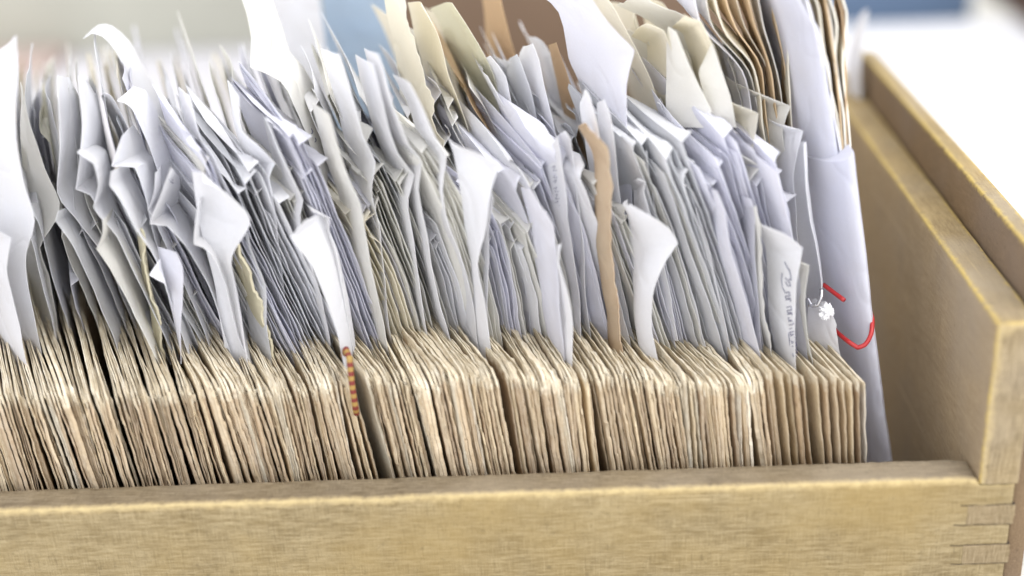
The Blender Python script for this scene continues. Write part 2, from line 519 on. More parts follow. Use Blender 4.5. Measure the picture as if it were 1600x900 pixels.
# ------------------------------------------------------------------ envelopes
def interp(x, xs, ys): return float(np.interp(x, xs, ys))
GAPS = [(172, 10), (318, 8), (478, 10), (547, 36), (640, 12), (778, 18), (905, 12), (1088, 8), (1210, 10), (1268, 12)]
ORD = ['first', 'second', 'third', 'fourth', 'fifth', 'sixth', 'seventh', 'eighth', 'ninth', 'tenth', 'eleventh', 'twelfth', 'thirteenth',
       'fourteenth', 'fifteenth', 'sixteenth', 'seventeenth', 'eighteenth', 'nineteenth', 'twentieth'] + [f'{k}th' for k in range(21, 60)]
COUNT = {}
def nth(*key):
    COUNT[key] = COUNT.get(key, 0)+1
    return ORD[COUNT[key]-1]
ZONES = [(-200, 250, 'the left picture edge'), (250, 430, 'the slim ragged olive strip'), (430, 560, 'the thick ragged olive edge'),
         (560, 778, 'the striped cord'), (778, 905, 'the dark gap in the middle'), (905, 1030, 'the open ended narrow sheet'),
         (1030, 1190, "the big curled sheet's foot"), (1190, 1400, "the bluish sheaf's foot")]
TONES = [('tan', (0.44, 0.33, 0.21)), ('light brown', (0.53, 0.42, 0.28)), ('brown', (0.29, 0.20, 0.125)),
         ('buff', (0.60, 0.49, 0.32)), ('greyish', (0.42, 0.39, 0.31)), ('off white', (0.72, 0.68, 0.58))]
xs = -60.0; env_x = []; thick_i = set()
while xs < 1352:
    env_x.append(xs)
    st = random.uniform(4.2, 6.6) if xs < 1200 else random.uniform(11, 17)
    if xs < 1190 and random.random() < 0.07: thick_i.add(len(env_x)); st += random.uniform(4, 9)
    for g, wd in GAPS:
        if xs < g <= xs+st: st += wd*0.55
    xs += st
env_x.append(1352.0)
ENV_N = 26
bund = 0.0; by = 0.0; bl = 0.0; bt = 0.0
for i, x in enumerate(env_x):
    if random.random() < 0.10: bund = random.uniform(-7, 7); by = random.uniform(-0.0018, 0.0018); bl = random.uniform(-7, 7); bt = random.uniform(-0.06, 0.06)
    last = i == len(env_x)-1
    clean = x > 1195
    yc = interp(x, [-60, 0, 200, 400, 600, 900, 1200, 1352], [625, 620, 610, 602, 592, 590, 592, 598]) + bund + random.gauss(0, 3.0)
    if clean: yc = interp(x, [1195, 1352], [582, 600])+random.gauss(0, 2)
    lean = interp(x, [-60, 100, 350, 600, 800, 1000, 1250, 1352], [50, 46, 42, 33, 24, 20, 14, 2]) + (0 if clean else bl + random.gauss(0, 2.0))
    Yn = 0.004 + abs(random.gauss(0, 0.0014)) + 0.0015 + by
    Yn = max(0.0022, Yn)
    pc = at(x, yc, Yn)
    pb = at(x+lean, yc+145, Yn)
    dirv = (pb-pc); slope = dirv.x/dirv.z        # dx per dz going down
    # direction of the top edge
    sx = interp(x, [-60, 100, 350, 600, 900, 1352], [-10, -30, -52, -62, -66, -88])
    sy = interp(x, [-60, 100, 350, 600, 900, 1352], [-105, -105, -98, -90, -88, -86])
    pt = at(x+sx*1.0, yc+sy, Yn+0.040)
    tdir = (pt-pc)/0.040
    tdir.x += random.gauss(0, 0.02)+(0 if clean else bt); tdir.z += random.gauss(0, 0.03)
    depth = random.uniform(0.10, 0.12)
    th = random.uniform(0.0005, 0.0011) if not clean else random.uniform(0.0004, 0.0006)
    if last: th = 0.0006
    is_thick = i+1 in thick_i or i in thick_i
    if is_thick: th = random.uniform(0.0016, 0.0026)
    us = np.concatenate([[0, 0.0003], np.linspace(0.0014, 0.055, 20), np.linspace(0.07, depth, 3)])
    # rows from the top down
    Hd = pc.z-DZ-0.0005
    vs = np.concatenate([[0, 0.0010, 0.0022, 0.0036], np.linspace(0.0052, 0.036, 18), [0.045, Hd]])
    sd = i*2.31
    A = np.zeros((len(vs), len(us), 3)); B = np.zeros_like(A); UV = np.zeros((len(vs), len(us), 2))
    jag = 0.0009 if not clean else 0.00022
    for a, v in enumerate(vs):
        for b, u in enumerate(us):
            zt = pc.z+tdir.z*min(u, 0.05)*1.0 + (tdir.z*0.3*(u-0.05) if u > 0.05 else 0)
            if u < 0.004 and not clean: zt -= (0.004-u)**2/0.004*random.uniform(0.2, 0.8)   # blunt, rubbed corner
            zz = zt-v*(zt-DZ-0.0005)/Hd
            fall = max(0, 1-v/0.006)
            ja = (noise.noise(Vector((u*420+sd, sd, 0)))+0.7*noise.noise(Vector((u*1100+sd, sd, 4))))*jag*fall
            jb = (noise.noise(Vector((u*420-sd, sd, 9)))+0.7*noise.noise(Vector((u*1100-sd, sd, 14))))*jag*fall
            wob = 0.00035*noise.noise(Vector((u*60+sd, v*60, sd)))+0.00025*noise.noise(Vector((v*220+sd, u*50, sd)))
            xx = pc.x+tdir.x*min(u, 0.055)*(1.0)+(tdir.x*0.4*(u-0.055) if u > 0.055 else 0)+slope*(zz-zt)*1.0
            yy = pc.y+u+0.00045*noise.noise(Vector((v*160+sd, 3.1, sd)))*(1 if u < 0.004 else 0)+(0.00028*noise.noise(Vector((v*900+sd, 1.7, sd)))+0.0002*noise.noise(Vector((v*2100-sd, 1.7, sd))) if u < 0.0004 else 0)
            t2 = th*(0.35 if b == 0 else 1.0)*0.5
            fz = 0.0002*noise.noise(Vector((u*900+sd, v*600, 2)))*fall
            A[a, b] = (xx+wob-t2-fz, yy, zz+ja); B[a, b] = (xx+wob+t2+fz, yy, zz+jb)
            UV[a, b] = (u, v)
    uv = np.concatenate([UV.reshape(-1, 2)]*2)
    org = np.array([pc.x, pc.y, DZ])
    wt = [5, 5, 4, 4, 1.2, 0.9]
    if clean: wt = [5, 5, 1, 6, 0, 0.6]
    tn, tc_ = random.choices(TONES, wt)[0]
    if last: tn, tc_ = 'off white', (0.76, 0.73, 0.66)
    f = random.uniform(0.85, 1.15)
    o = empty('envelope', (pc.x, pc.y, DZ))
    D = B-A
    for nm, q0, q1, f2 in (('front_panel', 0.0, 0.43, f), ('back_panel', 0.60, 1.0, f*random.uniform(0.9, 1.1))):
        zs = random.uniform(-0.0009, 0.0009)*(0.25 if clean else 1)
        P0, P1 = A+D*q0, A+D*q1
        ys_ = abs(random.gauss(0, 0.0005))
        for Pq in (P0, P1):
            Pq[:3, :, 2] += zs; Pq[:, :2, 1] += ys_
        V, F = grid_solid(P0-org, P1-org)
        mk(nm, V, F, M_ENV, o, uv, tuple(min(0.9, q*f2) for q in tc_))
    for a, b, zn in ZONES:
        if a <= x < b: break
    if last: tag(o, 'rightmost upright envelope, its pale face beside the rolled white packet', 'envelope', 'old envelopes filed upright')
    else: tag(o, f'{nth("env", tn, zn)} {tn} envelope counting right from {zn}', 'envelope', 'old envelopes filed upright')

# ------------------------------------------------------------------ letters sticking out of the envelopes
WHITE = (0.88, 0.885, 0.905); LAV = (0.845, 0.85, 0.905); CREAM = (0.90, 0.87, 0.77); OFFW = (0.87, 0.865, 0.83)
TAN = (0.66, 0.50, 0.32); GREY = (0.81, 0.82, 0.84); OLIVE = (0.54, 0.50, 0.35); KRAFT = (0.50, 0.36, 0.21)
def hero(label, c, Np, Fp, yn, yf, name='letter_sheet', cat='letter', mat=None, **kw):
    if mat is None and not isinstance(yn, list) and yn <= 0.031: c = tuple(q*0.92 for q in c)   # foremost sheets' colour toned down so strong front light doesn't clip them
    o, G, nr = sheet(name, Np, Fp, yn, yf, mat or M_PAPER, c, **kw)
    tag(o, label, cat, 'letters sticking out of the envelopes')
    return o, G, nr

hero('white sheet with pointed tip rising at far left picture edge', WHITE,
     [(62, 530), (47, 440), (42, 395), (57, 345), (38, 280), (27, 200), (26, 55)],
     [(0, 530), (-20, 440), (-25, 395), (-25, 345), (-30, 280), (-30, 200), (-8, 85)], .030, .055)
hero('small white corner low at the far left picture edge', WHITE,
     [(40, 560), (22, 480), (8, 420), (17, 372), (0, 362), (-20, 350)], [(0, 560), (-10, 480), (-22, 420), (-25, 372), (-32, 360), (-45, 345)], .022, .045)
hero('broad cream white sheet with blunt corner, second from left edge', OFFW,
     [(92, 520), (75, 430), (62, 388), (88, 345), (95, 315), (72, 262), (48, 190), (37, 135)],
     [(45, 500), (38, 420), (34, 385), (34, 335), (34, 305), (34, 250), (33, 180), (31, 128)], .046, .066)
hero('tall white sheet with wavy edge and rounded top at left', WHITE,
     [(222, 510), (178, 425), (151, 384), (117, 341), (89, 301), (95, 230), (91, 160), (90, 118)],
     [(240, 470), (205, 395), (178, 345), (152, 300), (130, 250), (128, 200), (120, 150), (105, 122)], .040, .075)
hero('white sheet with soft top, its corner hooked forward, left side', WHITE,
     [(240, 520), (190, 425), (159, 344), (139, 307), (115, 297), (120, 262), (126, 210), (124, 160), (120, 118)],
     [(258, 480), (215, 395), (190, 325), (172, 280), (158, 260), (156, 235), (158, 190), (150, 150), (138, 125)], .034, .07)
hero('white sheet with curled under shoulder between hooked letters, left side', WHITE,
     [(255, 520), (215, 440), (184, 371), (157, 339), (147, 323), (155, 290), (147, 255), (121, 237)],
     [(270, 480), (235, 410), (208, 350), (185, 310), (175, 290), (172, 260), (165, 235), (140, 222)], .028, .06)
hero('white sheet with low pointed tip over the brown shadowed gap', OFFW,
     [(235, 540), (205, 480), (171, 421), (149, 389), (158, 365), (159, 345)],
     [(248, 510), (222, 445), (195, 385), (182, 355), (180, 340), (176, 325)], .022, .045)
hero('grey white sheet lying low under the wavy left sheet', GREY,
     [(175, 530), (140, 440), (110, 375), (88, 345), (92, 330)], [(200, 500), (165, 420), (140, 365), (118, 330), (115, 318)], .030, .06)
hero('white sheet with square flag corner folded outwards', WHITE,
     [(305, 520), (262, 440), (240, 370), (226, 305), (209, 263), (173, 261), (182, 235), (191, 211)],
     [(322, 480), (285, 410), (262, 345), (250, 290), (240, 250), (226, 235), (218, 215), (206, 196)], .034, .06)
hero('white sheet with long sharp near edge below the square flag', WHITE,
     [(290, 540), (243, 408), (213, 360), (187, 312), (169, 290), (172, 268)],
     [(305, 500), (262, 390), (236, 335), (215, 290), (205, 270), (200, 250)], .026, .05)
hero('white sheet with top bent left into a hook, above the flag', WHITE,
     [(320, 450), (262, 310), (233, 230), (213, 180), (200, 164), (183, 158)],
     [(345, 410), (288, 290), (258, 212), (240, 165), (226, 142), (208, 136)], .048, .062)
hero('long white strip curling over to the left above all others', WHITE,
     [(350, 440), (295, 310), (250, 215), (205, 130), (180, 80), (160, 57), (143, 52), (130, 61)],
     [(372, 400), (320, 280), (275, 190), (226, 105), (200, 65), (174, 42), (155, 41), (138, 54)], .085, .10)
hero('small white leaf standing left of the hooked sheet', WHITE,
     [(240, 330), (215, 260), (200, 200), (186, 165), (176, 148), (163, 142)], [(225, 320), (195, 250), (178, 200), (168, 175), (162, 160), (158, 150)], .06, .08)
mk1 = hero('white sheet with tiny blue scribble at its pointed top', WHITE,
     [(352, 530), (320, 440), (290, 385), (262, 352), (235, 349), (245, 325), (255, 298), (267, 261)],
     [(362, 500), (335, 415), (310, 360), (288, 330), (278, 318), (280, 305), (283, 290), (282, 276)], .026, .05)
hero('white sheet with small blunt tip left of the scribbled one', WHITE,
     [(310, 500), (272, 410), (243, 350), (228, 328), (240, 300), (243, 270)],
     [(325, 470), (290, 385), (265, 330), (256, 305), (258, 280), (256, 255)], .032, .055)
hero('white sheet with tapering foot left of the large rounded flap', WHITE,
     [(388, 555), (370, 508), (350, 439), (332, 400), (318, 386), (304, 381), (306, 345), (309, 315)],
     [(394, 530), (382, 480), (364, 420), (350, 370), (342, 350), (336, 335), (333, 310), (330, 285)], .022, .045)
hero('large white flap with rounded outer corner', WHITE,
     [(386, 545), (372, 460), (362, 410), (368, 387), (389, 352), (385, 333), (352, 303), (317, 285)],
     [(352, 540), (338, 450), (326, 400), (322, 385), (312, 352), (308, 333), (304, 303), (300, 268)], .0200, .0285, bulge=0.002)
hero('white sheet with small tip just above the large rounded flap', WHITE,
     [(385, 480), (362, 390), (347, 299), (328, 262), (310, 210), (296, 150)],
     [(360, 460), (338, 370), (320, 285), (305, 240), (290, 190), (282, 135)], .04, .065)
# folded note with its own small wing
fo, _, _ = hero('little folded white note with a triangular wing, low left', LAV,
     [(283, 515), (285, 460), (284, 418), (275, 395)], [(274, 510), (262, 450), (252, 415), (247, 385)], .020, .030)
wg, _, _ = sheet('folded_wing', [(262, 458), (258, 443), (245, 437), (233, 430)], [(262, 456), (256, 430), (252, 418), (248, 404)], .0195, .027, M_PAPER, WHITE, sink=0)
wg.parent = fo
hero('ragged olive torn paper strip standing between letters at left', OLIVE,
     [(262, 585), (254, 520), (243, 478), (233, 440), (226, 405), (222, 360)], [(246, 565), (240, 500), (230, 460), (221, 425), (216, 390), (215, 350)], .029, .036, mat=M_OLD, torn=0.0016, step=5, thick=0.0007)
hero('thick ragged olive paper edge below the large rounded flap', OLIVE,
     [(436, 590), (418, 525), (396, 455), (384, 425), (374, 402), (368, 380)], [(408, 570), (394, 505), (378, 440), (368, 410), (362, 390), (360, 372)], .0265, .036, mat=M_OLD, torn=0.0016, step=5, thick=0.0008)
hero('shaded grey sheet with rounded side right of the ragged olive edge', GREY,
     [(424, 560), (420, 517), (416, 445), (402, 412), (392, 388), (388, 365)], [(398, 555), (392, 505), (386, 440), (380, 410), (376, 388), (373, 360)], .026, .036)
hero('long white sheet with square shoulder, right of the pale blurred gap', WHITE,
     [(458, 560), (450, 500), (440, 420), (430, 335), (421, 278), (431, 255), (400, 225), (380, 205), (372, 150)],
     [(425, 560), (414, 500), (402, 420), (394, 335), (387, 278), (384, 255), (375, 225), (365, 200), (352, 125)], .034, .05)
hero('white sheet with narrow tip right of the square shouldered one', WHITE,
     [(524, 570), (505, 480), (482, 395), (470, 335), (473, 312), (452, 272), (437, 240), (425, 200)],
     [(490, 550), (470, 460), (452, 380), (440, 320), (436, 295), (428, 260), (418, 225), (408, 180)], .030, .05)
hero('white sheet with long fluted foot reaching the striped cord', WHITE,
     [(552, 645), (545, 604), (528, 520), (505, 460), (485, 412), (468, 390), (454, 370), (477, 344)],
     [(566, 640), (563, 600), (554, 520), (540, 450), (528, 400), (518, 370), (510, 350), (500, 333)], .014, .028)
hero('white sheet with square corner above the fluted foot', WHITE,
     [(555, 560), (538, 470), (524, 400), (514, 360), (516, 340), (488, 328)], [(530, 540), (510, 450), (498, 390), (490, 350), (486, 325), (474, 310)], .024, .04)
mk3 = hero('tall torn white sheet leaning out above the centre left row', OFFW,
     [(560, 500), (530, 380), (500, 260), (470, 180), (440, 128), (391, 105), (391, 60), (385, 20), (374, -18)],
     [(578, 470), (550, 345), (522, 225), (497, 150), (474, 105), (452, 80), (440, 45), (428, 8), (414, -22)], .055, .085, torn=0.0008)
hero('blurred white sheet in front of the blue card', WHITE,
     [(522, 250), (518, 150), (506, 60), (494, -25)], [(432, 250), (426, 150), (420, 60), (412, -25)], .17, .19)
hero('pale blue card standing at the back of the drawer', (0.52, 0.64, 0.76),
     [(640, 260), (636, 150), (630, 60), (626, -25)], [(508, 260), (508, 150), (505, 60), (500, -25)], .20, .21, name='blue_card', cat='card')
hero('cream white sheet with square bottom flag left of centre', OFFW,
     [(598, 510), (582, 440), (571, 377), (560, 320), (548, 290), (541, 270), (528, 230), (512, 180)],
     [(560, 490), (545, 420), (536, 360), (528, 305), (518, 275), (510, 255), (500, 215), (486, 160)], .026, .045)
hero('white sheet with pale zigzag corner beside the cream flag', WHITE,
     [(612, 520), (598, 430), (593, 352), (583, 300), (588, 253), (570, 215), (552, 150), (530, 85)],
     [(580, 500), (562, 410), (556, 340), (550, 285), (548, 240), (536, 200), (520, 135), (502, 75)], .036, .06)
hero('white sheet with short blunt nose, second left of the cream flap tops', WHITE,
     [(668, 520), (655, 440), (640, 350), (636, 310), (645, 274), (622, 240), (603, 180), (582, 100)],
     [(635, 500), (620, 420), (606, 335), (602, 295), (604, 255), (590, 220), (574, 160), (556, 85)], .034, .058)
hero('white sheet with short nose just left of the torn cream sheet', WHITE,
     [(700, 525), (680, 440), (662, 350), (652, 295), (659, 253), (640, 225), (618, 165), (592, 85)],
     [(668, 505), (650, 420), (632, 335), (622, 275), (622, 235), (608, 205), (590, 145), (570, 75)], .030, .055)
hero('white sheet ending in a drooping grey tip under the torn cream sheet', WHITE,
     [(745, 520), (728, 430), (706, 360), (692, 300), (698, 246), (680, 215), (662, 170), (640, 130)],
     [(705, 500), (690, 410), (672, 340), (660, 280), (660, 235), (648, 200), (634, 155), (615, 115)], .028, .05)
hero('cream sheet with torn hanging edge, leftmost of three tall cream sheets', CREAM,
     [(725, 420), (706, 300), (692, 240), (681, 190), (672, 150), (655, 90), (640, 35), (632, -15)],
     [(662, 400), (650, 280), (640, 220), (630, 160), (622, 110), (614, 70), (606, 20), (600, -18)], .060, .09, torn=0.0022, step=8)
hero('cream sheet with rolled top, middle of three tall cream sheets', CREAM,
     [(772, 420), (752, 320), (738, 230), (722, 165), (702, 112), (680, 50), (658, 8)],
     [(702, 400), (690, 300), (680, 220), (670, 150), (656, 85), (646, 40), (637, 4)], .066, .095, bulge=0.002)
hero('broad cream sheet with rounded shoulder, rightmost of three tall cream sheets', (0.82, 0.81, 0.70),
     [(806, 420), (797, 330), (788, 225), (777, 135), (757, 85), (735, 48), (706, 8)],
     [(742, 400), (735, 310), (726, 210), (714, 130), (700, 75), (688, 35), (674, 12)], .074, .105, bulge=0.002)
hero('large white flag of paper hanging right at the centre', WHITE,
     [(752, 450), (746, 412), (757, 372), (763, 335), (768, 300), (781, 256), (745, 238), (712, 226)],
     [(735, 450), (733, 405), (730, 365), (727, 333), (722, 300), (717, 270), (712, 240), (702, 212)], .022, .032, sink=150)
hero('white sheet curved behind the large hanging flag', WHITE,
     [(765, 540), (760, 470), (762, 400), (766, 350), (774, 310), (762, 280)], [(740, 520), (735, 450), (736, 390), (740, 340), (742, 300), (735, 270)], .027, .05)
hero('tan paper tip rising between cream and white sheets', TAN,
     [(835, 260), (823, 165), (812, 110), (795, 50), (781, -15)], [(792, 250), (780, 160), (767, 110), (759, 50), (752, -15)], .11, .13, name='kraft_sheet', cat='paper')
hero('white sheet with curled top right of the tan tip', WHITE,
     [(912, 430), (888, 300), (868, 220), (855, 150), (843, 95), (832, 68)], [(868, 400), (848, 280), (832, 200), (818, 130), (812, 95), (820, 74)], .060, .09)
hero('white sheet with small curled top left of its curled neighbour', GREY,
     [(880, 440), (858, 300), (842, 220), (830, 150), (818, 105), (808, 84)], [(840, 410), (818, 280), (804, 205), (794, 145), (790, 115), (796, 92)], .066, .095)
hero('bluish white sheet with rounded shoulder beside the cream sheets', WHITE,
     [(850, 440), (825, 320), (812, 240), (805, 180), (790, 120), (765, 88)], [(800, 420), (780, 300), (766, 220), (760, 165), (755, 120), (750, 95)], .064, .09)
hero('narrow tan strip leaning behind the brown packet', TAN,
     [(938, 330), (917, 220), (902, 165), (887, 110), (870, 66)], [(905, 330), (890, 220), (878, 165), (868, 110), (858, 70)], .075, .09, name='kraft_sheet', cat='paper')
hero('big lavender white sheet with sharp corner towering right of centre', LAV,
     [(1010, 530), (998, 420), (988, 310), (980, 200), (979, 130), (989, 79), (950, 37), (915, -15)],
     [(955, 500), (945, 400), (935, 300), (925, 200), (905, 125), (888, 90), (872, 20), (832, -18)], .046, .075)
hero('tall cream sheet behind the big lavender one', CREAM,
     [(1066, 510), (1056, 400), (1048, 300), (1040, 220), (1020, 130), (985, 60), (945, -8)],
     [(1005, 490), (996, 385), (990, 285), (986, 195), (976, 115), (942, 42), (905, -20)], .064, .095)
hero('torn white strip lying across the cream sheet tops', OFFW,
     [(1112, 140), (1092, 70), (1072, 25), (1040, 12), (1000, -8)], [(1058, 120), (1046, 66), (1025, 42), (1000, 24), (964, 8)], .066, .09, torn=0.001, sink=20)
hero('cream sheet folded over its own back above the bright flag', CREAM,
     [(1095, 520), (1085, 420), (1078, 320), (1070, 230), (1062, 150), (1050, 90), (1035, 50), (1010, 40)],
     [(1040, 500), (1032, 400), (1025, 300), (1018, 215), (1012, 150), (1010, 100), (1008, 70), (985, 60)], .054, .08, bulge=0.0015)
hero('bright white folded flag in the cream group at right', OFFW,
     [(1100, 200), (1112, 173), (1087, 121), (1070, 78), (1059, 48)], [(1052, 198), (1040, 166), (1040, 118), (1041, 78), (1044, 42)], .046, .058, sink=0)
hero('tan shaded sheet under the bright folded flag', TAN,
     [(1125, 480), (1118, 380), (1117, 290), (1110, 215), (1098, 168), (1085, 150)], [(1090, 470), (1082, 380), (1072, 290), (1066, 225), (1060, 180), (1058, 155)], .056, .078, name='kraft_sheet', cat='paper', bulge=-0.002)
hero('cream sheet with white triangular corner turned up', CREAM,
     [(1188, 490), (1170, 380), (1154, 270), (1147, 220), (1140, 149), (1115, 70), (1096, 33), (1068, 26)],
     [(1118, 470), (1110, 370), (1098, 270), (1092, 210), (1086, 150), (1078, 85), (1068, 52), (1050, 42)], .048, .075)
hero('bright triangular turned corner of a cream sheet', OFFW,
     [(1150, 200), (1140, 148), (1128, 110), (1115, 68)], [(1108, 190), (1092, 114), (1098, 98), (1110, 74)], .044, .05, sink=0)
hero('torn cream sheet with squared end under the turned corner', (0.83, 0.81, 0.74),
     [(1206, 490), (1192, 380), (1184, 300), (1178, 252), (1185, 178), (1150, 166)], [(1160, 470), (1150, 370), (1140, 290), (1132, 240), (1128, 180), (1122, 150)], .040, .065, torn=0.0006)
hero('white sheet with sharp corner pointing right at the envelope bundle', OFFW,
     [(1254, 490), (1242, 400), (1232, 300), (1222, 205), (1236, 166), (1178, 144)], [(1185, 470), (1178, 380), (1168, 290), (1156, 200), (1148, 160), (1136, 118)], .050, .075)
hero('white sheet with squared flag under the sharp corner', WHITE,
     [(1264, 510), (1251, 400), (1244, 330), (1241, 280), (1255, 204), (1226, 196)], [(1218, 490), (1208, 400), (1200, 330), (1196, 280), (1194, 210), (1190, 180)], .042, .065)
hero('cream sheet with notched corner above the bluish sheets', OFFW,
     [(1196, 520), (1180, 420), (1170, 340), (1168, 285), (1186, 262), (1158, 245)], [(1150, 500), (1138, 410), (1128, 330), (1120, 275), (1118, 250), (1112, 225)], .034, .06)
hero('slim white sheet with rounded foot clipped beside the rolled packet', WHITE,
     [(1276, 478), (1282, 448), (1272, 380), (1262, 315), (1254, 225)], [(1258, 478), (1256, 448), (1246, 380), (1238, 315), (1228, 225)], .036, .05, sink=0, bulge=0.003)
hero('brown kraft packet with torn top among the white sheets', (0.40, 0.285, 0.18),
     [(971, 540), (964, 460), (957, 380), (956, 300), (956, 250), (950, 230), (936, 212), (918, 188)],
     [(955, 525), (945, 440), (937, 360), (933, 290), (931, 255), (928, 232), (924, 212), (914, 190)], .024, .040, name='kraft_packet', cat='packet', mat=M_OLD, torn=0.0009, step=7, bulge=-0.0025, thick=0.0003)
hero('white sheet with big curled bright corner pointing right', WHITE,
     [(1031, 568), (1019, 515), (1019, 465), (1033, 420), (1060, 380), (1045, 357), (1010, 335), (984, 319)],
     [(1003, 555), (994, 500), (989, 460), (986, 420), (984, 385), (983, 360), (982, 340), (980, 312)], .020, .034, bulge=-0.002)
mk2 = hero('white pointed sheet left of the kraft packet top', WHITE,
     [(905, 500), (896, 400), (886, 310), (879, 260), (873, 213)], [(885, 490), (870, 400), (858, 310), (850, 262), (851, 236)], .030, .042)
hero('white sheet with narrow shoulder right beside the pointed one', WHITE,
     [(920, 500), (910, 400), (902, 300), (898, 250), (892, 218), (882, 205)], [(898, 490), (888, 390), (880, 300), (874, 250), (871, 228), (866, 215)], .033, .05)
hero('small white peak in front of the big lavender sheet', WHITE,
     [(960, 400), (948, 300), (942, 240), (932, 190), (920, 150), (913, 140)], [(935, 400), (925, 300), (918, 240), (910, 190), (906, 170), (905, 160)], .036, .05)
hero('second small white peak with a bent tip in front of the lavender sheet', WHITE,
     [(975, 400), (966, 300), (960, 230), (953, 180), (945, 155)], [(952, 400), (945, 300), (940, 230), (934, 180), (934, 160)], .038, .05)
hero('broad lavender sheet with tapering foot left of centre right', LAV,
     [(885, 572), (878, 515), (870, 420), (866, 350), (845, 320), (828, 296)], [(862, 545), (848, 490), (838, 420), (832, 370), (826, 330), (816, 292)], .018, .034)
hero('bright narrow white sheet with open lower end beside the lavender foot', WHITE,
     [(896, 590), (893, 505), (884, 450), (874, 410), (876, 380)], [(884, 590), (878, 530), (873, 460), (868, 420), (868, 385)], .015, .022)
hero('bluish folded sheaf of writing paper, outer sheet', LAV,
     [(1191, 565), (1172, 500), (1151, 420), (1143, 395), (1130, 330), (1118, 298)], [(1150, 540), (1132, 480), (1116, 400), (1107, 360), (1106, 330), (1102, 296)], .020, .036)
hero('bluish sheet with thin folded edges right of the outer sheaf', LAV,
     [(1193, 568), (1186, 500), (1180, 420), (1180, 340), (1174, 312)], [(1160, 545), (1154, 480), (1150, 410), (1150, 340), (1146, 300)], .024, .042)
# the sheet with handwriting
hw, G, nr = hero('white envelope corner with blue handwriting running down its edge', WHITE,
     [(1244, 566), (1243, 500), (1244, 441), (1253, 388), (1225, 368), (1194, 356)], [(1212, 560), (1203, 500), (1199, 441), (1196, 392), (1187, 366), (1178, 342)], .017, .030, name='addressed_envelope', cat='envelope')
hero('short pale sheet right of the handwritten envelope corner', OFFW,
     [(1266, 545), (1260, 470), (1265, 414), (1248, 407)], [(1248, 540), (1240, 470), (1236, 414), (1230, 400)], .020, .034)
hero('cream torn edged sheet left of the handwritten envelope corner', OFFW,
     [(1207, 560), (1196, 500), (1190, 430), (1186, 370), (1180, 322)], [(1186, 545), (1178, 490), (1172, 420), (1168, 370), (1164, 320)], .021, .036, torn=0.0009, step=8)
hero('white sheet with bright tip right of the tan shaded sheet', WHITE,
     [(1140, 540), (1118, 440), (1104, 380), (1090, 345), (1086, 325)], [(1112, 520), (1094, 430), (1082, 370), (1074, 335), (1072, 315)], .026, .045)
hero('white sheet with turned bright corner between cream sheets', WHITE,
     [(1050, 480), (1035, 400), (1014, 335), (1004, 300), (1008, 285), (996, 280)], [(1020, 480), (1006, 400), (994, 340), (990, 312), (990, 296), (986, 284)], .032, .045)
hero('white pointed sheet right below the tall lavender sheet', WHITE,
     [(1062, 500), (1040, 400), (1024, 330), (1016, 280), (1010, 235)], [(1035, 490), (1014, 390), (1004, 320), (1000, 280), (1001, 250)], .036, .05)

# handwriting on the addressed envelope: strokes laid a hair above its surface
def surf(px, py, G, nr, lift=0.00018):
    best = None; d = ray(px, py)
    P = G.reshape(-1, 3)-np.array(CAM); dn = np.array(d)/np.linalg.norm(d)
    dist = np.linalg.norm(np.cross(P, dn), axis=1)
    ids = np.argsort(dist)[:4]; wts = 1/(dist[ids]+1e-5); wts /= wts.sum()
    dep = ((P[ids]@dn)*wts).sum()
    return CAM+Vector(dn)*(dep-lift-0.0004)
def stroke(parent, pts, G, nr, r=0.00011):
    return tube('handwriting', [surf(x, y, G, nr) for x, y in pts], r, M_INK, parent, 5, 4)
HWS = [[(1226, 409), (1229, 416), (1233, 423)], [(1233, 421), (1235, 430), (1236, 438), (1232, 436)], [(1227, 434), (1233, 441), (1235, 447), (1231, 447), (1227, 440)],
       [(1222, 427), (1221, 438), (1223, 450), (1226, 456)]]
for k in range(9):
    x_, y_ = 1226+k*1.45, 458+k*11.2
    HWS.append([(x_, y_), (x_+7, y_-2), (x_+8, y_+4), (x_+1, y_+5), (x_+2, y_+9), (x_+8, y_+8)][:4 if k % 3 == 1 else 6])
HWS.append([(1232, 520), (1235, 545), (1240, 560)])
for s in HWS:
    stroke(hw, s, G, nr)
for s_ in ([(264, 281), (268, 277), (266, 284), (271, 286)], [(267, 275), (270, 282)]): stroke(mk1[0], s_, mk1[1], mk1[2], 0.00013)
for k in range(6): stroke(mk2[0], [(862+k, 262+k*11), (867+k, 259+k*11), (864+k, 267+k*11), (870+k, 266+k*11)], mk2[1], mk2[2], 0.00006)
for k in range(3): stroke(mk3[0], [(486+k*5, 200+k*13), (489+k*5, 206+k*13), (487+k*5, 209+k*13)], mk3[1], mk3[2], 0.00012)

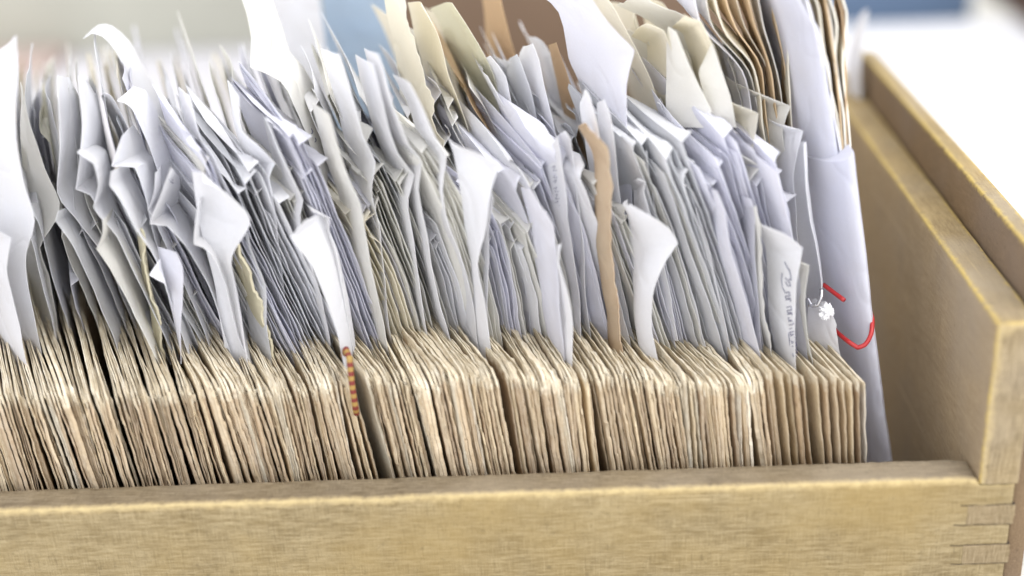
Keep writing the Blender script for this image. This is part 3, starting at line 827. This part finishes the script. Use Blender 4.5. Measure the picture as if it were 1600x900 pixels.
# ------------------------------------------------------------------ the many thin letters between
YS = [580, 540, 450, 350, 250, 150, 60]
GUIDE = {-40: [-30, -40, -70, -100, -120, -130, -135], 60: [72, 60, 40, 18, 2, -8, -14], 215: [236, 215, 175, 125, 100, 92, 88],
         390: [410, 390, 342, 288, 245, 215, 190], 550: [566, 550, 510, 462, 425, 388, 350], 750: [762, 750, 732, 698, 650, 592, 540],
         900: [910, 900, 884, 856, 815, 762, 705], 1020: [1030, 1020, 992, 960, 925, 882, 840], 1180: [1192, 1180, 1158, 1124, 1086, 1040, 1000],
         1262: [1266, 1262, 1250, 1232, 1212, 1190, 1165]}
KX = sorted(GUIDE)
def gx(x0, y):
    cols = [float(np.interp(x0, KX, [GUIDE[k][j] for k in KX])) for j in range(len(YS))]
    return float(np.interp(y, YS[::-1], cols[::-1]))
LZ = [(-100, 250, 'the left picture edge'), (250, 430, 'the slim ragged olive strip'), (430, 560, 'the thick ragged olive edge'),
      (560, 750, 'the striped cord'), (750, 960, 'the large hanging flag'), (960, 1100, 'the brown kraft packet'),
      (1100, 1400, 'the tan shaded sheet')]
def auto_letter(x0, ybase, ytop, yn, dyf, colr, tip, shape=None, soft=False, turn=1.0):
    ys = list(np.linspace(ybase, ytop, 5))
    ph, am, jx, bg_ = shape or (random.uniform(0, 6.28), random.uniform(0, 4), random.gauss(0, 5), random.gauss(0, 0.0009))
    Np = [(gx(x0, y)+am*math.sin(ph+y*0.015), y) for y in ys]
    fx = interp(x0, [0, 200, 330, 500, 800, 1250], [10, -18, -58, -78, -88, -104])*dyf/0.035
    fy = -58*dyf/0.035
    fx = fx*turn+jx
    rise = random.uniform(0.4, 1.0) if not soft else random.uniform(0.2, 0.5)
    Fp = [(p[0]+fx, p[1]+fy*(0.9+rise*k/4)) for k, p in enumerate(Np)]
    if tip:                                     # bent near corner
        tx = random.choice([-1, 1, 1, 1])*random.uniform(6, 18)
        a, b = Np[-1], Fp[-1]
        tp = (a[0]+tx, a[1]-random.uniform(8, 24))
        q = random.uniform(0.12, 0.6)           # a raised corner: the sheet narrows towards its tip
        Np.append(tp); Fp.append((tp[0]+(b[0]-tp[0])*q, tp[1]+(b[1]-tp[1])*q))
    if soft:                                    # rounded, softened top
        a, b = Np[-1], Fp[-1]
        Np.append((a[0]*0.8+b[0]*0.2-2, a[1]*0.85+b[1]*0.15-10)); Fp.append((b[0]+2, b[1]-5))
        Np.append((a[0]*0.45+b[0]*0.55-3, a[1]*0.5+b[1]*0.5-9)); Fp.append((b[0]+1, b[1]-8))
    return sheet('letter_sheet', Np, Fp, yn, yn+dyf, M_PAPER, colr, nu=6, step=12, bulge=bg_, ripple=0.0003, torn=0.0004)[0]
pal = [('white', WHITE, 5), ('bluish white', LAV, 3), ('off white', OFFW, 3), ('cream', CREAM, 0.8), ('greyish', GREY, 2)]
def finish(o, cn, xb, extra):
    for a, b, zn in LZ:
        if a <= xb < b: break
    tag(o, f'{nth(cn, extra, zn)} {cn} sheet {extra}, counting right from {zn}', 'letter', 'letters sticking out of the envelopes')
x = -30.0; left_n = 0
while x < 1285:
    if left_n <= 0:                             # a new bunch of sheets that lie against each other
        left_n = random.randint(4, 9) if x > 400 else random.randint(1, 3)
        wts = [p[2] for p in pal]
        if 620 < x < 830 or 970 < x < 1200: wts = [4, 3, 4, 2, 2]
        bc = random.choices(pal, wts)[0]
        lf = noise.noise(Vector((x*0.02, 3, 1)))
        bb = interp(x, [0, 300, 600, 900, 1250], [505, 525, 518, 512, 540]) + random.gauss(0, 9)
        btop = 320+80*lf+random.gauss(0, 40) if x > 420 else 400+60*lf+random.gauss(0, 40)
        bdy = random.uniform(0.028, 0.05)
        shape = (random.uniform(0, 6.28), random.uniform(0, 4), random.gauss(0, 5), random.gauss(0, 0.0009))
        if x > -20: x += random.uniform(1, 5)
    left_n -= 1
    cn, cc, _ = bc if random.random() < 0.75 else random.choices(pal, [p[2] for p in pal])[0]
    f = random.uniform(0.95, 1.03)
    yb = bb+random.gauss(0, 4)
    top = max(215, min(470, btop+random.gauss(0, 26)))
    yn = interp(yb, [490, 580], [0.044, 0.016]) + random.gauss(0, 0.0012)
    if x < 300: yn += 0.006
    o = auto_letter(x, yb, top, yn, bdy, tuple(min(0.93, q*f) for q in cc), random.random() < 0.75, shape)
    finish(o, cn, x, 'packed low')
    x += random.uniform(3.8, 7.4) * (3.4 if x < 250 else (2.0 if x < 400 else 1.0))
# taller ones further back
x = 0.0
while x < 1240:
    cn, cc, _ = random.choices(pal, [p[2] for p in pal])[0]
    if random.random() < 0.06: cn, cc = 'tan', TAN
    f = random.uniform(0.92, 1.03)
    top = interp(x, [0, 150, 300, 420, 520, 700, 900, 1240], [215, 205, 195, 235, 175, 175, 190, 215])+random.gauss(0, 28)
    yb = 480+random.gauss(0, 10)
    o = auto_letter(x, yb, top, random.uniform(0.055, 0.085), random.uniform(0.025, 0.05), tuple(min(0.9, q*f) for q in cc), random.random() < (0.15 if x < 420 else 0.4), None, x < 420 or random.random() < 0.4, 0.3 if x < 700 else 0.5)
    finish(o, cn, x, 'standing tall')
    x += random.uniform(9, 16) * (1.5 if x < 330 else 1.0)
    if 395 < x < 430: x += 26
# far, out of focus
for x in range(10, 470, 23):
    cn, cc, _ = random.choices(pal, [4, 1, 4, 2, 1])[0]
    if x < 130 and random.random() < 0.5: cn, cc = 'yellowish kraft', (0.52, 0.44, 0.22)
    top = 165+random.gauss(0, 20)-(30 if x > 300 else 0)
    o = auto_letter(x+80, 400, top, random.uniform(0.11, 0.15), 0.03, cc, False, None, True, 0.3)
    finish(o, cn, x+80, 'blurred far back')

# more tall cream sheets filling the back of the two cream groups
for k, (px, pt, yn, c_) in enumerate([(622, 30, .10, CREAM), (668, 52, .088, OFFW), (705, 40, .098, CREAM), (742, 70, .086, OFFW), (790, 95, .09, WHITE), (842, 60, .10, WHITE),
                                      (985, 30, .09, CREAM), (1012, 62, .078, OFFW), (1040, 22, .088, CREAM), (1072, 78, .07, OFFW), (1105, 50, .082, CREAM), (1130, 95, .066, OFFW)]):
    g_ = 1.0 if px < 900 else 0.75
    Np = [(px+115*g_, 430), (px+92*g_, 300+pt*0.2), (px+66*g_, 200+pt*0.4), (px+42*g_, 110+pt*0.6), (px+22*g_, 45+pt*0.8), (px+4, pt)]
    Fp = [(p[0]-44-6*math.sin(k), p[1]-26) for p in Np]
    o, _, _ = sheet('letter_sheet', Np, Fp, yn, yn+0.03, M_PAPER, c_, torn=0.0009, step=8, bulge=random.gauss(0, 0.0015))
    tag(o, f'{ORD[k % 6]} tall pale sheet from left at the back of the {"centre" if k < 6 else "right"} cream group', 'letter', 'letters sticking out of the envelopes')

# ------------------------------------------------------------------ bundle of envelopes and rolled packet at the right end
for k in range(9):
    t = k/8
    cc, cn = [(LAV, 'white'), (OFFW, 'off white'), (CREAM, 'cream'), (TAN, 'tan'), (CREAM, 'cream'), (KRAFT, 'brown'), (OFFW, 'off white'), (TAN, 'tan'), (CREAM, 'cream')][k]
    xb, xt = 1180+t*60, 1090+t*132
    Np = [(xb+8, 300), (xb, 210-6*math.sin(t*9)), (xb-6-14*(1-t), 110), (xt+8, 45), (xt-8, -20)]
    Fp = [(p[0]-52+30*t, p[1]-60) for p in Np]
    o, _, _ = sheet('bundled_envelope', Np, Fp, 0.058+0.004*math.sin(k*2.1), 0.095, M_OLD if k % 2 else M_PAPER, cc, thick=0.0004, bulge=random.gauss(0, .0006))
    tag(o, f'{cn} envelope, {ORD[k]} from left in the tall bundle beside the rolled packet', 'envelope', 'bundle of envelopes left of the rolled packet')

# rolled packet: a folded white wrapper seen on its rounded fold
packet = empty('rolled_packet', at(1380, 800, 0.03)); packet.location.z = DZ
tag(packet, 'tall rolled white paper packet at the right end, held by a red clip', 'packet')
rows = [  # y, left x, right x
    (900, 1345, 1412), (720, 1318, 1392), (640, 1312, 1380), (560, 1306, 1370), (480, 1290, 1359), (400, 1276, 1351), (320, 1265, 1341),
    (262, 1257, 1334), (243, 1254, 1331), (241, 1254, 1309), (200, 1248, 1303), (120, 1236, 1291), (52, 1223, 1283), (20, 1214, 1262), (-25, 1199, 1238)]
prof = []
for (py, xl, xr) in rows:
    cut = py < 242
    A = at(xl-26, py, 0.085); 
    L = at(xl, py, 0.056); R = at(xr, py, 0.030 if not cut else 0.040)
    w_ = (R.x-L.x)
    ring = []
    if True:
        ring.append(A)
        ring.append(L)
        for q in (0.25, 0.5, 0.72, 0.88, 1.0):
            a = q*math.pi/2
            ring.append(Vector((L.x+w_*math.sin(a)**1.0*1.0 if False else L.x+w_*q, L.y+(R.y-L.y)*math.sin(a), L.z+(R.z-L.z)*q)))
        if cut:
            ring.append(ring[-1]+Vector((0.00002, 0.0004, 0))); ring.append(ring[-1]+Vector((0.00002, 0.0004, 0)))
        else:
            ring.append(R+Vector((0.0012, 0.004, 0))); ring.append(R+Vector((0.001, 0.018, 0)))
    prof.append(ring)
Gp = np.array([[list(p) for p in r] for r in prof])
# refine
def refine(G, kv, ku):
    nv, nu, _ = G.shape
    rws = [card(G[i], [ku]*(nu-1), 0.9) for i in range(nv)]
    Rr = np.array(rws)
    return np.array([card(Rr[:, j], kv, 0.5) for j in range(Rr.shape[1])]).transpose(1, 0, 2)
kv = [9]*(len(rows)-1)
Gp = refine(Gp, kv, 4)
for i in range(Gp.shape[0]):
    for j in range(Gp.shape[1]):
        Gp[i, j, 1] += 0.0011*noise.noise(Vector((Gp[i, j, 0]*80, 1, Gp[i, j, 2]*35)))+0.0005*noise.noise(Vector((Gp[i, j, 0]*260, 4, Gp[i, j, 2]*120)))
np_ = grid_normals(Gp)
V, F = grid_solid(Gp+np_*0.0001, Gp-np_*0.0001)
wr = mk('wrapper', V, F, M_PAPER, None, None, (0.77, 0.78, 0.85))
wr.parent = packet; wr.matrix_parent_inverse = Matrix.Translation(-packet.location)
for k in range(8):
    t = k/7
    xb = 1311+t*18
    xt = 1262+t*62
    Np = [(xb+2, 262), (xb, 238), (xb-3-6*(1-t), 180), (xb-9-16*(1-t)+5*math.sin(k*2.3), 100), (xt, 30+18*math.sin(k*1.7)-20*(1-t)), (xt-16, -25)]
    Fp = [(p[0]-14-6*(1-t), p[1]-34) for p in Np]
    cc, cn = [(LAV, 'white'), (GREY, 'grey'), (CREAM, 'cream'), (KRAFT, 'brown'), (OFFW, 'off white'), (CREAM, 'cream'), (TAN, 'tan'), (CREAM, 'cream')][k]
    o, _, _ = sheet('tucked_envelope', Np, Fp, 0.040, 0.062, M_OLD if k % 2 else M_PAPER, cc, thick=0.0005, ripple=0.0004, sink=20)
    tag(o, f'{cn} envelope, {ORD[k]} from left of those tucked into the rolled packet', 'envelope', 'envelopes tucked into the rolled packet')

# red clip around the packet
clip = empty('paper_clip', at(1335, 520, 0.028))
tag(clip, 'red plastic coated paper clip gripping the rolled white packet', 'paper clip')
c1 = tube('wire', [at(1287, 445, .040), at(1300, 455, .036), at(1319, 469, .031)], 0.00074, M_CLIP)
c2 = tube('wire', [at(1298, 508, .040), at(1310, 521, .034), at(1326, 534, .0275), at(1340, 543, .0255), at(1352, 538, .0255), at(1361, 522, .027), at(1363, 500, .031), at(1360, 488, .036)], 0.00074, M_CLIP)
for c in (c1, c2): c.parent = clip; c.matrix_parent_inverse = Matrix.Translation(-clip.location)
st = tube('steel_clip', [at(1262, 466, .033), at(1268, 477, .031), at(1277, 477, .030), at(1283, 465, .030), at(1284, 452, .032)], 0.0006, M_STEEL)
tag(st, 'small steel clip end under the slim white sheet beside the packet', 'paper clip')
# torn fluffy paper by the clip
vv, ff = [], []
cp = at(1291, 487, .030)
NU, NVV = 40, 26
for i in range(NVV):
    for j in range(NU):
        th_, ph_ = math.pi*(i+0.5)/NVV, 2*math.pi*j/NU
        d = Vector((math.sin(th_)*math.cos(ph_), math.sin(th_)*math.sin(ph_), math.cos(th_)))
        r_ = 0.0017*(1+0.55*noise.noise(d*2.3)+0.45*noise.noise(d*6)+0.35*noise.noise(d*14))
        vv.append(cp+Vector((d.x*r_*1.1, d.y*r_*0.6, d.z*r_*1.35)))
for i in range(NVV-1):
    for j in range(NU): ff.append((i*NU+j, (i+1)*NU+j, (i+1)*NU+(j+1) % NU, i*NU+(j+1) % NU))
torn_p, G2, _ = sheet('torn_paper', [(1322, 600), (1306, 545), (1302, 510), (1294, 488), (1286, 470)], [(1275, 590), (1264, 540), (1260, 505), (1262, 480), (1268, 468)], .030, .038, M_PAPER, WHITE, torn=0.0012, step=7)
tag(torn_p, 'torn white paper with fluffy end under the red clip', 'paper')
fl = mk('frayed_edge', vv, ff, M_FLUFF, torn_p, None, WHITE)

# striped cord in the gap
cord = tube('striped_cord', [at(536, 556, .020), at(541, 546, .012), at(546, 560, .008), at(550, 600, .0066), at(555, 634, .0068), at(557, 646, .0085)], 0.0010, M_STRIPE, None, 8, 8)
tag(cord, 'thin red and yellow banded cord hanging in the gap between envelopes', 'cord')

# small ink marks
def ink(parent, name, pts, Y, r=0.00013):
    o = tube(name, [at(x, y, Y) for x, y in pts], r, M_INK, parent, 5, 3)
    return o

# ------------------------------------------------------------------ things beyond the drawer
def bgbox(name, label, cat, colr, lo, hi, group=None, rough=0.7, var=0.1):
    o = box_grid(name, lo, hi, plain_mat(name+' surface', colr, rough, 0, var, 12), None, (2, 2, 2), 0.002)
    return tag(o, label, cat, group)

wp = bgbox('paper_stack', 'large stack of white paper on the table right of the drawer', 'paper stack', (0.74, 0.74, 0.76),
           (XR+0.02, 0.10, TZ), (0.62, 0.715, -0.05))
bf = bgbox('blue_binder', 'blurred blue binder lying behind the white paper stack', 'binder', (0.11, 0.17, 0.27), (0.16, 0.775, TZ), (0.385, 1.05, -0.01))
db = bgbox('dark_brown_box', 'dark brown box at the upper right picture corner', 'box', (0.10, 0.055, 0.035), (0.402, 0.60, -0.0495), (0.52, 0.80, -0.01))
cb = bgbox('cardboard_box', 'brown cardboard box standing behind the drawer', 'box', (0.19, 0.125, 0.08), (-0.05, 0.33, TZ), (0.135, 0.50, 0.19))
ws = bgbox('white_folder_stack', 'blurred stack of white folders behind the drawer at left', 'folder stack', (0.62, 0.61, 0.63), (-0.62, 0.50, TZ), (-0.09, 0.99, -0.05))
gb = bgbox('green_grey_box', 'big pale green grey box blurred at upper left', 'box', (0.46, 0.46, 0.39), (-0.61, 0.72, -0.0495), (-0.10, 0.98, 0.28))
rb = bgbox('red_book', 'reddish book edge blurred below the green grey box', 'book', (0.46, 0.36, 0.32), (-0.50, 0.655, -0.0495), (-0.355, 0.715, -0.040))
hero('blurred white paper wisp above the far end of the side board', WHITE,
     [(1346, 240), (1346, 120), (1351, 60), (1357, 14)], [(1326, 240), (1325, 120), (1331, 66), (1347, 22)], .20, .215)
